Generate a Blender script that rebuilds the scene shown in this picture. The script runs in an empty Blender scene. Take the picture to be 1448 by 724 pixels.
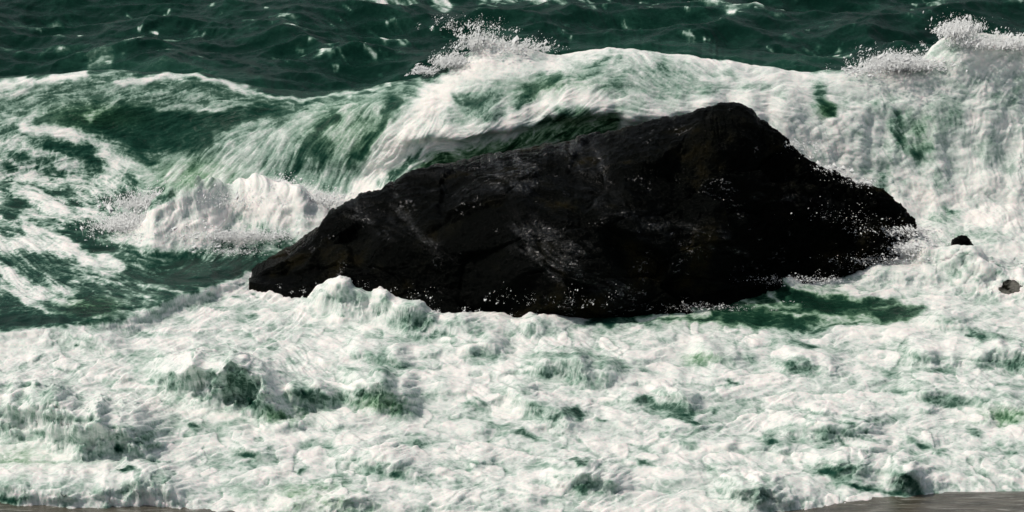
import bpy, math
import numpy as np

# ------------------------------------------------------------------ camera, sky, sun, exposure
scene = bpy.context.scene
CAM_H, CAM_D, PITCH, FPX = 12.0, 40.0, math.radians(15.6), 4292.0
cam = bpy.data.objects.new("camera", bpy.data.cameras.new("camera"))
scene.collection.objects.link(cam)
cam.location = (0, -CAM_D, CAM_H)
cam.rotation_euler = (math.pi / 2 - PITCH, 0, 0)
cam.data.sensor_width = 36.0
cam.data.lens = FPX / 1448 * 36.0
cam.data.clip_start = 0.5
cam.data.clip_end = 20000
scene.camera = cam

SUN_EL, SUN_DIR = math.radians(52), (-0.90, 0.14)      # where the sun stands: left and a little behind the wave
sun_az = math.atan2(SUN_DIR[0], SUN_DIR[1])
world = bpy.data.worlds.new("World")
scene.world = world
world.use_nodes = True
wn = world.node_tree.nodes
bg = wn["Background"]
sky = wn.new("ShaderNodeTexSky")
sky.sky_type = 'NISHITA'
sky.sun_disc = False
sky.sun_elevation = SUN_EL
sky.sun_rotation = sun_az
sky.dust_density = 3.0
hs = wn.new("ShaderNodeHueSaturation"); hs.inputs["Saturation"].default_value = .45      # thin bright haze over the blue
world.node_tree.links.new(sky.outputs[0], hs.inputs["Color"])
world.node_tree.links.new(hs.outputs[0], bg.inputs[0])
bg.inputs[1].default_value = 0.125
sd = bpy.data.lights.new("sun", 'SUN')
sd.energy = 3.6
sd.angle = math.radians(0.6)
sd.color = (1.0, 0.92, 0.82)
sun = bpy.data.objects.new("sun", sd)
scene.collection.objects.link(sun)
from mathutils import Vector
_h = Vector((SUN_DIR[0], SUN_DIR[1], 0)).normalized()
_s = Vector((_h.x * math.cos(SUN_EL), _h.y * math.cos(SUN_EL), math.sin(SUN_EL)))
sun.rotation_euler = _s.to_track_quat('Z', 'Y').to_euler()
vs = scene.view_settings
vs.view_transform = 'Standard'
vs.look = 'None'
vs.gamma = 1.0
vs.use_curve_mapping = False
vs.exposure = -0.57

# ------------------------------------------------------------------ maths helpers
SP, CP = math.sin(PITCH), math.cos(PITCH)

def at(a, b, Y):
    """point at depth Y seen along the camera ray through image pixel (a, b)"""
    u = (np.asarray(a, float) - 724) / FPX
    v = (np.asarray(b, float) - 362) / FPX
    dy = CP - v * SP
    dz = -SP - v * CP
    t = (np.asarray(Y, float) + CAM_D) / dy
    return u * t, np.asarray(Y, float) + 0 * t, CAM_H + dz * t

def depth_at_height(b, z):
    v = (np.asarray(b, float) - 362) / FPX
    return (CAM_H - z) * (CP - v * SP) / (SP + v * CP) - CAM_D

def sstep(x, lo, hi):
    t = np.clip((x - lo) / (hi - lo), 0, 1)
    return t * t * (3 - 2 * t)

def _hash(ix, iy, seed):
    h = (ix.astype(np.int64) * 374761393 + iy.astype(np.int64) * 668265263 + seed * 974711) & 0xFFFFFFFF
    h = ((h ^ (h >> 13)) * 1274126177) & 0xFFFFFFFF
    return (h ^ (h >> 16)) & 0xFFFF

_ANG = np.linspace(0, 2 * np.pi, 65537)[:-1]
_GX, _GY = np.cos(_ANG), np.sin(_ANG)

def pn(x, y, seed=0):
    """2-D gradient noise, about -1..1"""
    x = np.asarray(x, float); y = np.asarray(y, float)
    ix = np.floor(x); iy = np.floor(y)
    fx = x - ix; fy = y - iy
    u = fx * fx * fx * (fx * (fx * 6 - 15) + 10)
    v = fy * fy * fy * (fy * (fy * 6 - 15) + 10)
    def g(dx, dy):
        h = _hash(ix + dx, iy + dy, seed)
        return _GX[h] * (fx - dx) + _GY[h] * (fy - dy)
    a = g(0, 0); b = g(1, 0); c = g(0, 1); d = g(1, 1)
    return 1.5 * ((a + (b - a) * u) * (1 - v) + (c + (d - c) * u) * v)

def fbm(x, y, oct=4, seed=0, gain=0.5, kind='n'):
    s = 0; amp = 1.0; tot = 0
    for o in range(oct):
        n = pn(x * 2 ** o + 13.7 * o, y * 2 ** o - 7.3 * o, seed + o * 17)
        if kind == 'r': n = 1 - 2 * np.abs(n)
        if kind == 'b': n = 2 * np.abs(n) - 0.6
        s = s + n * amp; tot += amp; amp *= gain
    return s / tot

# 3-D noise for the rock
def pn3(x, y, z, seed=0):
    ix, iy, iz = np.floor(x), np.floor(y), np.floor(z)
    fx, fy, fz = x - ix, y - iy, z - iz
    f = lambda t: t * t * t * (t * (t * 6 - 15) + 10)
    u, v, w = f(fx), f(fy), f(fz)
    def g(dx, dy, dz):
        h = _hash(ix + dx + 57 * (iz + dz), iy + dy + 131 * (iz + dz), seed)
        h2 = (h * 7919 + 13) & 0xFFFF
        c = h2 / 32768.0 - 1
        s = np.sqrt(np.maximum(0, 1 - c * c))
        return _GX[h] * s * (fx - dx) + _GY[h] * s * (fy - dy) + c * (fz - dz)
    L = lambda a, b, t: a + (b - a) * t
    return 1.4 * L(L(L(g(0,0,0), g(1,0,0), u), L(g(0,1,0), g(1,1,0), u), v),
                   L(L(g(0,0,1), g(1,0,1), u), L(g(0,1,1), g(1,1,1), u), v), w)

def fbm3(P, scale, oct=4, seed=0, gain=0.5, kind='n'):
    s = 0; amp = 1.0; tot = 0
    for o in range(oct):
        k = scale * 2 ** o
        n = pn3(P[..., 0] * k + 3.1 * o, P[..., 1] * k, P[..., 2] * k, seed + o * 31)
        if kind == 'r': n = 1 - 2 * np.abs(n)
        s = s + n * amp; tot += amp; amp *= gain
    return s / tot

# ------------------------------------------------------------------ the flow chart of the sheet of water, in image pixels
# (a, b) are image pixel column and row, projected from the camera onto the sheet; every map below is carried by the mesh
A0, A1, B0, B1 = -80, 1530, -60, 820
GA, GB = np.meshgrid(np.arange(A0, A1, dtype=float), np.arange(B0, B1, dtype=float))
NH, NW = GA.shape

def blur(m, sx, sy=None):
    sy = sx if sy is None else sy
    p = int(3 * max(sx, sy)) + 2
    q = np.pad(m, p, mode='edge')
    fy = np.fft.fftfreq(q.shape[0])[:, None]; fx = np.fft.rfftfreq(q.shape[1])[None, :]
    k = np.exp(-2 * np.pi ** 2 * ((fx * sx) ** 2 + (fy * sy) ** 2))
    r = np.fft.irfft2(np.fft.rfft2(q) * k, s=q.shape)
    return r[p:-p, p:-p]

def sample(m, a, b):
    x = np.clip(a - A0, 0, NW - 1.001); y = np.clip(b - B0, 0, NH - 1.001)
    ix = x.astype(int); iy = y.astype(int); fx = x - ix; fy = y - iy
    return (m[iy, ix] * (1 - fx) + m[iy, ix + 1] * fx) * (1 - fy) + (m[iy + 1, ix] * (1 - fx) + m[iy + 1, ix + 1] * fx) * fy

class Map:
    def __init__(s, v): s.m = np.full(GA.shape, float(v))
    def poly(s, pts, val, soft=6, k=1.0):
        x0 = max(min(p[0] for p in pts) - 3 * soft - A0, 0); x1 = min(max(p[0] for p in pts) + 3 * soft - A0, NW)
        y0 = max(min(p[1] for p in pts) - 3 * soft - B0, 0); y1 = min(max(p[1] for p in pts) + 3 * soft - B0, NH)
        sl = (slice(int(y0), int(y1)), slice(int(x0), int(x1)))
        x = GA[sl]; y = GB[sl]; inside = np.zeros(x.shape, bool)
        n = len(pts)
        for i in range(n):
            (ax, ay), (bx, by) = pts[i], pts[(i + 1) % n]
            if ay == by: continue
            c = ((ay > y) != (by > y)) & (x < (bx - ax) * (y - ay) / (by - ay) + ax)
            inside ^= c
        w = blur(inside.astype(float), soft) * k
        s.m[sl] += (val - s.m[sl]) * w
        return s
    def blob(s, cx, cy, rx, ry, val, ang=0, k=1.0, p=1.3):
        R = max(rx, ry) * 1.8
        sl = (slice(int(max(cy - R - B0, 0)), int(max(min(cy + R - B0, NH), 1))), slice(int(max(cx - R - A0, 0)), int(max(min(cx + R - A0, NW), 1))))
        x = GA[sl] - cx; y = GB[sl] - cy
        c, q = math.cos(math.radians(ang)), math.sin(math.radians(ang))
        u = (x * c - y * q) / rx; v = (x * q + y * c) / ry
        w = np.exp(-((u * u + v * v) ** p)) * k
        s.m[sl] += (val - s.m[sl]) * w
        return s
    def line(s, pts, val, w0=6, k=1.0):
        x0 = min(p[0] for p in pts) - 3 * w0; x1 = max(p[0] for p in pts) + 3 * w0
        y0 = min(p[1] for p in pts) - 3 * w0; y1 = max(p[1] for p in pts) + 3 * w0
        sl = (slice(int(max(y0 - B0, 0)), int(min(y1 - B0, NH))), slice(int(max(x0 - A0, 0)), int(min(x1 - A0, NW))))
        x = GA[sl]; y = GB[sl]; d = np.full(x.shape, 1e9)
        for (ax, ay), (bx, by) in zip(pts[:-1], pts[1:]):
            L2 = (bx - ax) ** 2 + (by - ay) ** 2
            t = np.clip(((x - ax) * (bx - ax) + (y - ay) * (by - ay)) / L2, 0, 1)
            d = np.minimum(d, (x - ax - t * (bx - ax)) ** 2 + (y - ay - t * (by - ay)) ** 2)
        w = np.exp(-(d / (w0 * w0)) ** 1.3) * k
        s.m[sl] += (val - s.m[sl]) * w
        return s

# --- direction of flow: (a, b, degrees anticlockwise from +a, reach)
DIRS = [
    (100, 20, 4, 120), (300, 60, 12, 90), (450, 80, -8, 90), (620, 60, -18, 90), (760, 20, -30, 90), (900, 40, -22, 90), (1050, 50, -8, 120), (1250, 60, -6, 100), (1400, 20, -12, 90),
    (60, 120, 12, 60), (200, 110, 8, 60), (330, 125, -22, 45), (430, 140, 3, 40),
    (60, 180, 28, 50), (160, 160, 20, 60), (260, 170, 16, 50), (340, 170, 24, 40), (420, 165, 32, 35),
    (250, 240, 50, 45), (330, 230, 52, 45), (410, 220, 58, 45), (480, 190, 56, 40), (540, 170, 58, 35), (460, 260, 75, 35), (550, 130, 25, 25),
    (600, 170, 50, 30), (560, 220, 52, 30), (510, 270, 55, 30), (670, 90, 40, 35), (700, 140, 42, 40), (760, 120, 32, 40), (700, 200, 20, 30), (800, 190, 16, 40),
    (840, 90, 25, 40), (850, 140, 40, 35), (930, 100, -60, 35), (920, 140, -20, 35), (1000, 115, -5, 50), (1100, 120, -8, 50),
    (1150, 170, -50, 35), (1200, 130, -20, 40), (1210, 200, -45, 40), (1240, 170, -50, 35), (1290, 190, -72, 35), (1340, 170, -85, 30), (1330, 130, -25, 40),
    (1300, 250, -55, 50), (1370, 260, -65, 60), (1430, 200, -78, 60), (1400, 120, 60, 50), (1340, 80, 70, 40), (1270, 90, 15, 40), (1380, 340, -30, 50), (1280, 330, -50, 40),
    (40, 230, 20, 40), (120, 200, -20, 40), (190, 225, -42, 40), (60, 290, -15, 50), (140, 290, -30, 50), (100, 350, -22, 50), (60, 400, -38, 50), (200, 400, -12, 60), (150, 440, -8, 60), (270, 390, 4, 50),
    (250, 310, 38, 50), (330, 290, 50, 50), (420, 290, 20, 40), (330, 350, 30, 50), (300, 440, 25, 60), (380, 430, 35, 50), (500, 430, 25, 50), (560, 450, -15, 50),
    (60, 490, 8, 80), (200, 480, 12, 80), (60, 560, 35, 70), (150, 590, 20, 70), (260, 540, 25, 60), (350, 540, -35, 50), (420, 580, -30, 60), (100, 640, 5, 80), (300, 640, 4, 90), (230, 690, 12, 60),
    (520, 500, -25, 70), (560, 560, 10, 60), (640, 480, 3, 80), (640, 560, -5, 90), (560, 650, 6, 100), (720, 540, -20, 70), (800, 520, -28, 70), (860, 490, 3, 80), (900, 560, -10, 80), (1000, 480, -8, 80),
    (1000, 540, -8, 70), (900, 620, 4, 100), (1060, 600, 8, 80), (1150, 580, 18, 70), (1200, 620, 15, 70), (1120, 670, -20, 80), (1250, 690, -4, 80), (1400, 700, 5, 80), (1300, 560, -10, 80), (1400, 560, -14, 80), (1350, 620, 4, 90),
    (1080, 430, -14, 60), (1180, 430, 2, 70), (1130, 400, -30, 40), (1250, 450, 3, 60), (1350, 430, 3, 80), (1300, 500, 2, 90), (950, 440, 8, 50), (1440, 470, 0, 60), (840, 680, 20, 50), (1060, 700, -10, 50),
]
sx = np.zeros(GA.shape); sy = np.zeros(GA.shape)
lo = slice(None, None, 4)
la, lb = GA[lo, lo], GB[lo, lo]
tx = np.zeros(la.shape) + 1e-3; ty = np.zeros(la.shape)
for (a, b, g, r) in DIRS:
    w = np.exp(-(((la - a) / r) ** 2 + ((lb - b) / (r * 0.75)) ** 2) * 1.2) + 2e-4 / (1 + ((la - a) ** 2 + (lb - b) ** 2) / r ** 2)
    tx += w * math.cos(math.radians(g)); ty -= w * math.sin(math.radians(g))
def up4(m):
    return sample_lo(m, (GA - A0) / 4, (GB - B0) / 4)
def sample_lo(m, x, y):
    x = np.clip(x, 0, m.shape[1] - 1.001); y = np.clip(y, 0, m.shape[0] - 1.001)
    ix = x.astype(int); iy = y.astype(int); fx = x - ix; fy = y - iy
    return (m[iy, ix] * (1 - fx) + m[iy, ix + 1] * fx) * (1 - fy) + (m[iy + 1, ix] * (1 - fx) + m[iy + 1, ix + 1] * fx) * fy
ang = np.arctan2(up4(ty), up4(tx))
swirl = Map(0.45)                                            # how much the flow curls
swirl.poly([(0, 480), (380, 400), (1448, 470), (1448, 724), (0, 724)], 0.6, 20)
swirl.poly([(620, 90), (880, 70), (1448, 110), (1448, 400), (1290, 380), (1110, 220), (900, 170), (560, 260)], 0.85, 16)
swirl.poly([(170, 330), (250, 270), (460, 270), (470, 330), (380, 380), (220, 370)], 1.1, 14)
swirl.poly([(230, 160), (430, 150), (600, 120), (520, 240), (450, 280), (230, 270)], 0.2, 14)
swirl.poly([(1260, 140), (1370, 140), (1370, 240), (1270, 240)], 0.2, 12)
ang = ang + swirl.m * (0.9 * pn(GA / 75, GB / 42, 5) + 0.6 * pn(GA / 30, GB / 19, 6))
VX, VY = np.cos(ang), np.sin(ang)

def lic(src, L, step=1.0):
    """smear src along the flow: strokes of water"""
    acc = src.copy(); n = 1
    for sgn in (1, -1):
        x = GA - A0; y = GB - B0
        x = x.copy(); y = y.copy()
        for i in range(int(L / step)):
            ix = np.clip(np.rint(x), 0, NW - 1).astype(np.int32); iy = np.clip(np.rint(y), 0, NH - 1).astype(np.int32)
            x += sgn * step * VX[iy, ix]; y += sgn * step * VY[iy, ix]
            ix = np.clip(np.rint(x), 0, NW - 1).astype(np.int32); iy = np.clip(np.rint(y), 0, NH - 1).astype(np.int32)
            acc += src[iy, ix] * (1 - i * step / (L + 1)); n += 1
    acc -= acc.mean()
    return acc / acc.std()

rng = np.random.default_rng(7)
def white(s):
    m = blur(rng.standard_normal(GA.shape), s)
    return m / m.std()
ST_FINE = lic(white(0.65), 9)
ST_THREAD = lic(white(2.4), 22, 1.5)
THREAD = sstep(1 - np.abs(ST_THREAD + .25 * ST_FINE), .72, .98)        # thin drawn-out threads of foam
THREAD2 = sstep(1 - np.abs(lic(white(4.0), 26, 2) + .25 * ST_FINE), .80, .99)
ST_MID = lic(white(1.8), 17, 1.5)
ST_BIG = lic(white(4.5), 32, 2)
ST_HUGE = lic(white(10), 50, 4)

# --- how much air is in the water: 0 deep green, .5 pale green, 1 white foam; painted glow, shading and glints included
F = Map(0.0)
F.line([(0, 22), (60, 16), (110, 20)], .32, 5).line([(420, 4), (520, 10), (640, 6)], .5, 5).line([(540, 12), (600, 14)], .55, 6)
F.line([(150, 82), (220, 78), (275, 62)], .36, 5).line([(0, 52), (90, 46)], .2, 5).line([(395, 52), (440, 66)], .3, 6)
F.line([(520, 50), (545, 62), (570, 70)], .4, 5).line([(950, 10), (980, 22), (1040, 45)], .42, 6).line([(1000, 30), (1100, 45)], .36, 4)
F.line([(1100, 72), (1160, 78)], .33, 5).line([(1120, 90), (1210, 92)], .25, 3).line([(700, 2), (760, 14), (800, 30)], .4, 5).line([(820, 15), (840, 36)], .38, 5)  # some of these far streaks are sun glints painted pale
F.line([(1280, 12), (1330, 20), (1350, 30)], .4, 5).line([(620, 14), (640, 22)], .4, 5).line([(380, 96), (430, 104), (470, 98)], .28, 4)
F.line([(1380, 15), (1448, 22)], .32, 4).line([(1200, 8), (1420, 4)], .22, 8).line([(0, 80), (160, 92)], .16, 8)
rg = np.random.default_rng(77); GLINT = Map(0.0)  # sun glints on the far sea, painted as short pale flecks
for (ga, gb, sa, sb, n) in [(770, 16, 45, 12, 34), (835, 30, 16, 10, 10), (620, 14, 16, 6, 8), (1310, 22, 30, 8, 22), (1410, 16, 30, 8, 12), (392, 50, 10, 6, 8), (1000, 28, 30, 12, 10), (470, 100, 24, 8, 10),
        (550, 95, 30, 12, 10), (1140, 80, 40, 14, 12), (200, 60, 120, 24, 16), (700, 60, 400, 30, 40), (990, 60, 60, 20, 8)]:
    for i in range(int(n * .8)):
        x = rg.normal(ga, sa); y = rg.normal(gb, sb); L = rg.uniform(1.5, 8); sl_ = rg.normal(.10, .22) * L
        GLINT.line([(x - L, y - sl_), (x, y + rg.normal(0, .5)), (x + L, y + sl_)], rg.uniform(.4, .95), rg.uniform(.7, 1.25))
F_REAR = F.m.copy()
# left shoulder of the wave
F.poly([(-90, 112), (0, 112), (130, 100), (280, 103), (350, 122), (430, 138), (420, 158), (300, 162), (200, 156), (100, 168), (-90, 200)], .42, 6)
F.line([(-60, 126), (0, 120), (60, 112), (130, 104)], .92, 6).line([(0, 133), (60, 126)], .7, 5)
F.line([(180, 120), (230, 110), (280, 106), (320, 118), (345, 128)], .85, 5).line([(340, 126), (390, 136), (432, 143)], .72, 3)
F.line([(210, 150), (280, 155), (350, 150)], .7, 4).line([(260, 138), (330, 145)], .58, 6)
F.line([(0, 175), (60, 160), (130, 140), (190, 128)], .55, 8)
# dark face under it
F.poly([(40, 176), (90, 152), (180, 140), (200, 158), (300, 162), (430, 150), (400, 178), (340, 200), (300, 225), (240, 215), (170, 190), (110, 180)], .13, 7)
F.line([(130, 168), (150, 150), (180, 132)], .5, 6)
# the fanned face, paled to paint in light coming through the water
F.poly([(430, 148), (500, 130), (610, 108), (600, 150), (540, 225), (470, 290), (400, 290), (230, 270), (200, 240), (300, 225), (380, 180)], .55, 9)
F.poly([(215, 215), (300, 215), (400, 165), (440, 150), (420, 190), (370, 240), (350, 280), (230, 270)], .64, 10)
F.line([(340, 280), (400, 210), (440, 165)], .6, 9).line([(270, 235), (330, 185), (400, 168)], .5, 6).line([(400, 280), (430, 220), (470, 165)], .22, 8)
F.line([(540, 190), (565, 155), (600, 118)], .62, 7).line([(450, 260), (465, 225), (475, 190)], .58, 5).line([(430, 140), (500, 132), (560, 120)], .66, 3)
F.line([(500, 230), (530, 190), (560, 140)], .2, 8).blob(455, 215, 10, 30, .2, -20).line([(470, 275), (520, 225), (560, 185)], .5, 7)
# foam arc and spotted trough at the left
F.poly([(-90, 195), (0, 190), (60, 180), (120, 186), (170, 205), (230, 250), (210, 290), (140, 320), (0, 330), (-90, 330)], .72, 8)
F.line([(35, 180), (90, 188), (130, 200), (160, 225), (185, 250)], .86, 9)
for (x, y, rx, ry, v) in [(85, 207, 45, 11, .1), (125, 220, 16, 22, .12), (30, 222, 22, 10, .12), (60, 228, 14, 8, .3), (12, 236, 16, 8, .15), (75, 244, 22, 7, .15), (20, 285, 20, 12, .08), (10, 300, 18, 10, .1),
        (85, 270, 22, 7, .15), (40, 262, 14, 6, .2), (150, 288, 16, 12, .1), (180, 280, 18, 16, .12), (105, 290, 14, 6, .2), (10, 262, 16, 8, .15), (15, 335, 20, 8, .15), (140, 240, 14, 10, .25), (60, 322, 18, 6, .25), (180, 250, 14, 10, .3)]:
    F.blob(x, y, rx, ry, v, -12)
# water running back at the left
F.poly([(-90, 325), (0, 325), (90, 316), (150, 320), (170, 350), (260, 370), (380, 375), (372, 395), (250, 425), (180, 455), (60, 468), (-90, 470)], .3, 6)
F.line([(-60, 330), (0, 340), (60, 345), (120, 365), (160, 376)], .93, 13).line([(35, 322), (70, 330), (110, 350)], .9, 8)
F.line([(-30, 372), (0, 378), (30, 402), (60, 425), (130, 442)], .88, 13).line([(0, 398), (40, 430), (80, 445)], .8, 6)
F.line([(135, 378), (160, 392), (200, 404), (262, 412)], .8, 3.5).line([(60, 408), (100, 418), (138, 438)], .74, 7).line([(100, 395), (170, 400)], .6, 5).line([(80, 448), (180, 446), (240, 430)], .62, 4)
F.poly([(97, 314), (150, 318), (150, 350), (120, 350), (100, 330)], .14, 5).poly([(172, 388), (240, 380), (300, 385), (290, 402), (230, 408), (180, 398)], .1, 5)
F.poly([(50, 426), (172, 438), (180, 450), (90, 448)], .13, 4).poly([(-90, 446), (60, 446), (110, 456), (40, 468), (-90, 470)], .1, 4).poly([(0, 425), (30, 430), (60, 448), (0, 446)], .14, 4)
F.poly([(230, 372), (270, 355), (370, 352), (385, 372), (340, 392), (280, 392)], .1, 6).blob(200, 358, 40, 8, .22, 0)
# splash bursting up in front of the wave
F.poly([(148, 345), (180, 315), (215, 290), (262, 270), (340, 262), (400, 262), (500, 278), (500, 320), (450, 345), (400, 368), (360, 352), (310, 350), (260, 358), (200, 352)], .93, 6)
F.blob(318, 360, 34, 12, .45).blob(365, 330, 25, 18, .7).blob(400, 345, 22, 16, .5).blob(390, 370, 18, 14, .3)
# body of the breaking wave; pale greens paint light shining through its shaded face
F.poly([(600, 120), (640, 88), (680, 48), (740, 62), (870, 60), (950, 72), (1050, 90), (1215, 100), (1260, 80), (1315, 30), (1540, 10), (1540, 420), (1290, 400), (1290, 340), (1080, 180), (860, 200), (500, 300), (470, 290)], .88, 4)
F.poly([(1090, 200), (1200, 230), (1330, 260), (1540, 250), (1540, 420), (1290, 400), (1280, 340)], .95, 20)
F.poly([(650, 125), (700, 110), (760, 100), (790, 120), (740, 155), (680, 175), (640, 180), (620, 160)], .62, 9)
F.poly([(790, 90), (870, 76), (950, 88), (1000, 100), (980, 140), (900, 148), (830, 130), (780, 150)], .64, 9)
F.line([(735, 150), (760, 128), (790, 108)], .3, 7).blob(665, 145, 16, 12, .28).line([(640, 130), (650, 145)], .3, 5).blob(765, 118, 26, 10, .38, 25).blob(690, 160, 20, 10, .42).blob(800, 160, 18, 8, .5)
F.line([(820, 110), (850, 88), (880, 80)], .45, 4).line([(870, 120), (900, 95)], .5, 5).line([(930, 90), (940, 120)], .5, 5).blob(845, 100, 20, 8, .45)
F.line([(700, 72), (640, 112), (600, 162), (560, 212), (520, 262), (485, 300)], .98, 14)
F.line([(540, 250), (620, 200), (690, 188), (740, 165), (790, 138), (840, 138), (870, 165), (905, 180)], .95, 10)
F.line([(590, 225), (560, 248), (545, 262)], .5, 8)
F.poly([(585, 246), (615, 218), (650, 208), (700, 205), (760, 182), (830, 160), (872, 158), (880, 190), (800, 208), (700, 232), (620, 250)], .47, 4)  # hollow under the lip: glow through the water painted as paler green
F.poly([(570, 262), (610, 215), (640, 215), (620, 245)], .3, 5).blob(790, 170, 40, 8, .42, 15)
F.line([(690, 66), (760, 80), (800, 80), (870, 69), (950, 78), (1050, 92), (1150, 102), (1215, 112)], .93, 4)
for (x, y, rx, ry, v, g) in [(1000, 125, 28, 9, .5, 10), (1070, 122, 26, 10, .5, 8), (1030, 105, 30, 6, .6, 0), (1160, 135, 11, 26, .22, 12), (1170, 155, 12, 12, .12, -30), (1110, 130, 14, 8, .6, 0),
        (1290, 190, 26, 36, .52, 8), (1305, 215, 20, 12, .26, 0), (1262, 165, 10, 22, .28, 20), (1268, 195, 8, 14, .3, 0), (1335, 165, 22, 34, .52, 0), (1392, 115, 22, 8, .62, 10), (1345, 120, 20, 6, .6, -15),
        (1375, 135, 16, 6, .6, -20), (1430, 150, 16, 22, .78, 0), (1400, 215, 24, 26, .68, 0), (1330, 245, 20, 16, .6, 0), (1246, 262, 11, 26, .38, 0), (1220, 235, 20, 14, .7, 0), (1200, 150, 20, 8, .6, -20),
        (1346, 297, 12, 6, .3, 0), (1330, 305, 26, 10, .6, 0), (1240, 150, 12, 18, .55, 20), (960, 130, 12, 8, .55, 0), (1420, 240, 14, 10, .62, 0), (890, 155, 20, 8, .6, 0), (1130, 170, 12, 8, .7, 0)]:
    F.blob(x, y, rx, ry, v + .08, g)
# foam field in front of the rock
EDGE = [(-90, 470), (0, 466), (110, 460), (180, 452), (255, 422), (345, 388), (372, 380), (410, 360), (600, 380), (840, 436), (960, 425), (1060, 386), (1240, 362), (1400, 350), (1540, 350), (1540, 830), (-90, 830)]
F.poly(EDGE, .9, 3.0)
F.poly([(835, 452), (900, 440), (960, 432), (1030, 412), (1066, 388), (1100, 392), (1160, 412), (1225, 420), (1300, 432), (1296, 452), (1220, 458), (1150, 474), (1060, 466), (1000, 452), (920, 456)], .22, 4)
F.poly([(800, 457), (850, 444), (930, 436), (1000, 424), (1040, 416), (1050, 440), (980, 450), (900, 459), (840, 461)], .22, 3)
F.line([(1058, 406), (1085, 412), (1107, 426)], .7, 4.5).line([(1086, 444), (1140, 446), (1210, 450)], .72, 4).line([(1115, 400), (1160, 414), (1210, 422)], .7, 4).line([(1030, 420), (1070, 430), (1130, 432)], .55, 4)
F.line([(900, 450), (960, 446), (1000, 440)], .72, 4).line([(1140, 465), (1200, 452), (1260, 452)], .6, 4).line([(1230, 432), (1290, 436)], .6, 2.5).line([(860, 452), (900, 446)], .3, 3)
F.poly([(1068, 390), (1090, 396), (1140, 418), (1110, 424), (1085, 408)], .1, 3).poly([(1224, 436), (1304, 436), (1285, 452), (1230, 450)], .16, 3).poly([(1141, 424), (1272, 422), (1230, 434), (1150, 440)], .18, 3).poly([(1000, 440), (1080, 440), (1155, 452), (1060, 460)], .13, 4)
PATCH = [(543, 515, 30, 15, .4, -18), (690, 508, 26, 14, .48, -10), (345, 555, 22, 24, .45, -35), (352, 570, 8, 6, .2, -30), (440, 560, 22, 10, .42, -35), (400, 588, 26, 10, .36, -20), (530, 572, 38, 16, .5, 0),
    (283, 606, 10, 7, .2, 0), (172, 634, 10, 6, .18, 0), (178, 666, 14, 4, .16, 0), (25, 699, 22, 5, .12, 0), (105, 484, 34, 10, .55, 12), (175, 506, 24, 10, .52, 15), (100, 487, 5, 2, .1, 0), (20, 520, 26, 6, .6, 0),
    (352, 645, 14, 5, .3, 0), (668, 572, 16, 5, .36, 0), (706, 602, 20, 6, .3, -14), (432, 667, 6, 6, .4, 0), (482, 676, 14, 6, .42, 0), (535, 668, 18, 8, .32, -15), (562, 676, 10, 4, .25, 0), (635, 655, 20, 6, .5, 0), (590, 630, 36, 6, .55, 0),
    (480, 560, 14, 8, .5, 0), (375, 630, 30, 6, .55, 0), (240, 510, 20, 6, .6, 0), (310, 500, 30, 8, .62, 0), (260, 545, 24, 14, .66, 0), (120, 620, 40, 14, .62, 10), (30, 645, 34, 14, .55, 0), (215, 612, 20, 14, .55, 30), (200, 680, 40, 8, .5, 15),
    (860, 515, 40, 12, .45, -14), (990, 510, 28, 8, .34, 0), (1030, 541, 14, 4, .1, -10), (1115, 520, 34, 8, .42, -14), (1115, 484, 34, 8, .42, -10), (1135, 490, 16, 4, .18, -16), (930, 572, 20, 6, .25, -10), (960, 585, 26, 7, .22, 0), (975, 596, 16, 4, .14, -14), (910, 566, 10, 5, .2, 0),
    (818, 584, 14, 7, .14, -20), (850, 594, 8, 3, .25, 0), (745, 616, 34, 5, .2, -6), (1260, 550, 36, 8, .5, -10), (1345, 566, 40, 8, .34, -4), (1425, 590, 30, 8, .34, -14), (1300, 628, 18, 6, .34, -14), (1330, 640, 14, 5, .34, -30), (1380, 612, 12, 5, .26, -10),
    (1262, 592, 26, 6, .42, 0), (1185, 664, 34, 7, .34, 0), (1160, 668, 12, 6, .15, 0), (1278, 676, 24, 7, .12, -20), (1230, 688, 60, 5, .2, -4), (845, 688, 30, 10, .45, 10), (815, 690, 12, 8, .3, 0), (1065, 696, 26, 12, .48, 0), (820, 652, 16, 4, .3, 0), (914, 656, 16, 3, .22, -12),
    (780, 660, 30, 5, .42, 0), (1180, 610, 30, 8, .5, 20), (1110, 624, 24, 8, .38, 0), (1170, 628, 26, 8, .5, 10), (1330, 450, 26, 8, .62, 0), (1406, 475, 34, 5, .3, -10), (1380, 476, 10, 4, .2, 0), (1410, 520, 30, 12, .48, 0), (1250, 525, 18, 6, .6, 0), (1330, 525, 40, 5, .42, 0),
    (765, 524, 36, 12, .66, 0), (1290, 502, 30, 8, .66, 0), (1370, 478, 6, 2, .1, 0), (470, 610, 30, 6, .6, 0), (980, 660, 40, 8, .6, 0), (700, 690, 50, 8, .62, 0), (330, 690, 30, 6, .6, 0), (440, 470, 26, 8, .66, 0), (600, 475, 20, 8, .66, 0), (760, 576, 34, 12, .66, -25),
    (1085, 622, 10, 5, .22, 0), (1350, 665, 26, 6, .55, 0), (1430, 642, 14, 4, .4, 0), (300, 575, 30, 14, .64, 0), (1010, 576, 20, 4, .5, 0), (1440, 545, 30, 8, .5, 0), (280, 434, 24, 5, .5, 20), (235, 440, 30, 7, .45, 12), (335, 420, 10, 3, .3, 0), (350, 445, 12, 4, .4, 0)]
for (x, y, rx, ry, v, g) in PATCH: F.blob(x, y, rx, ry, v + (.16 if rx > 16 else .08), g)  # green water showing through; broad ones also paint soft shading on foam faces
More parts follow.
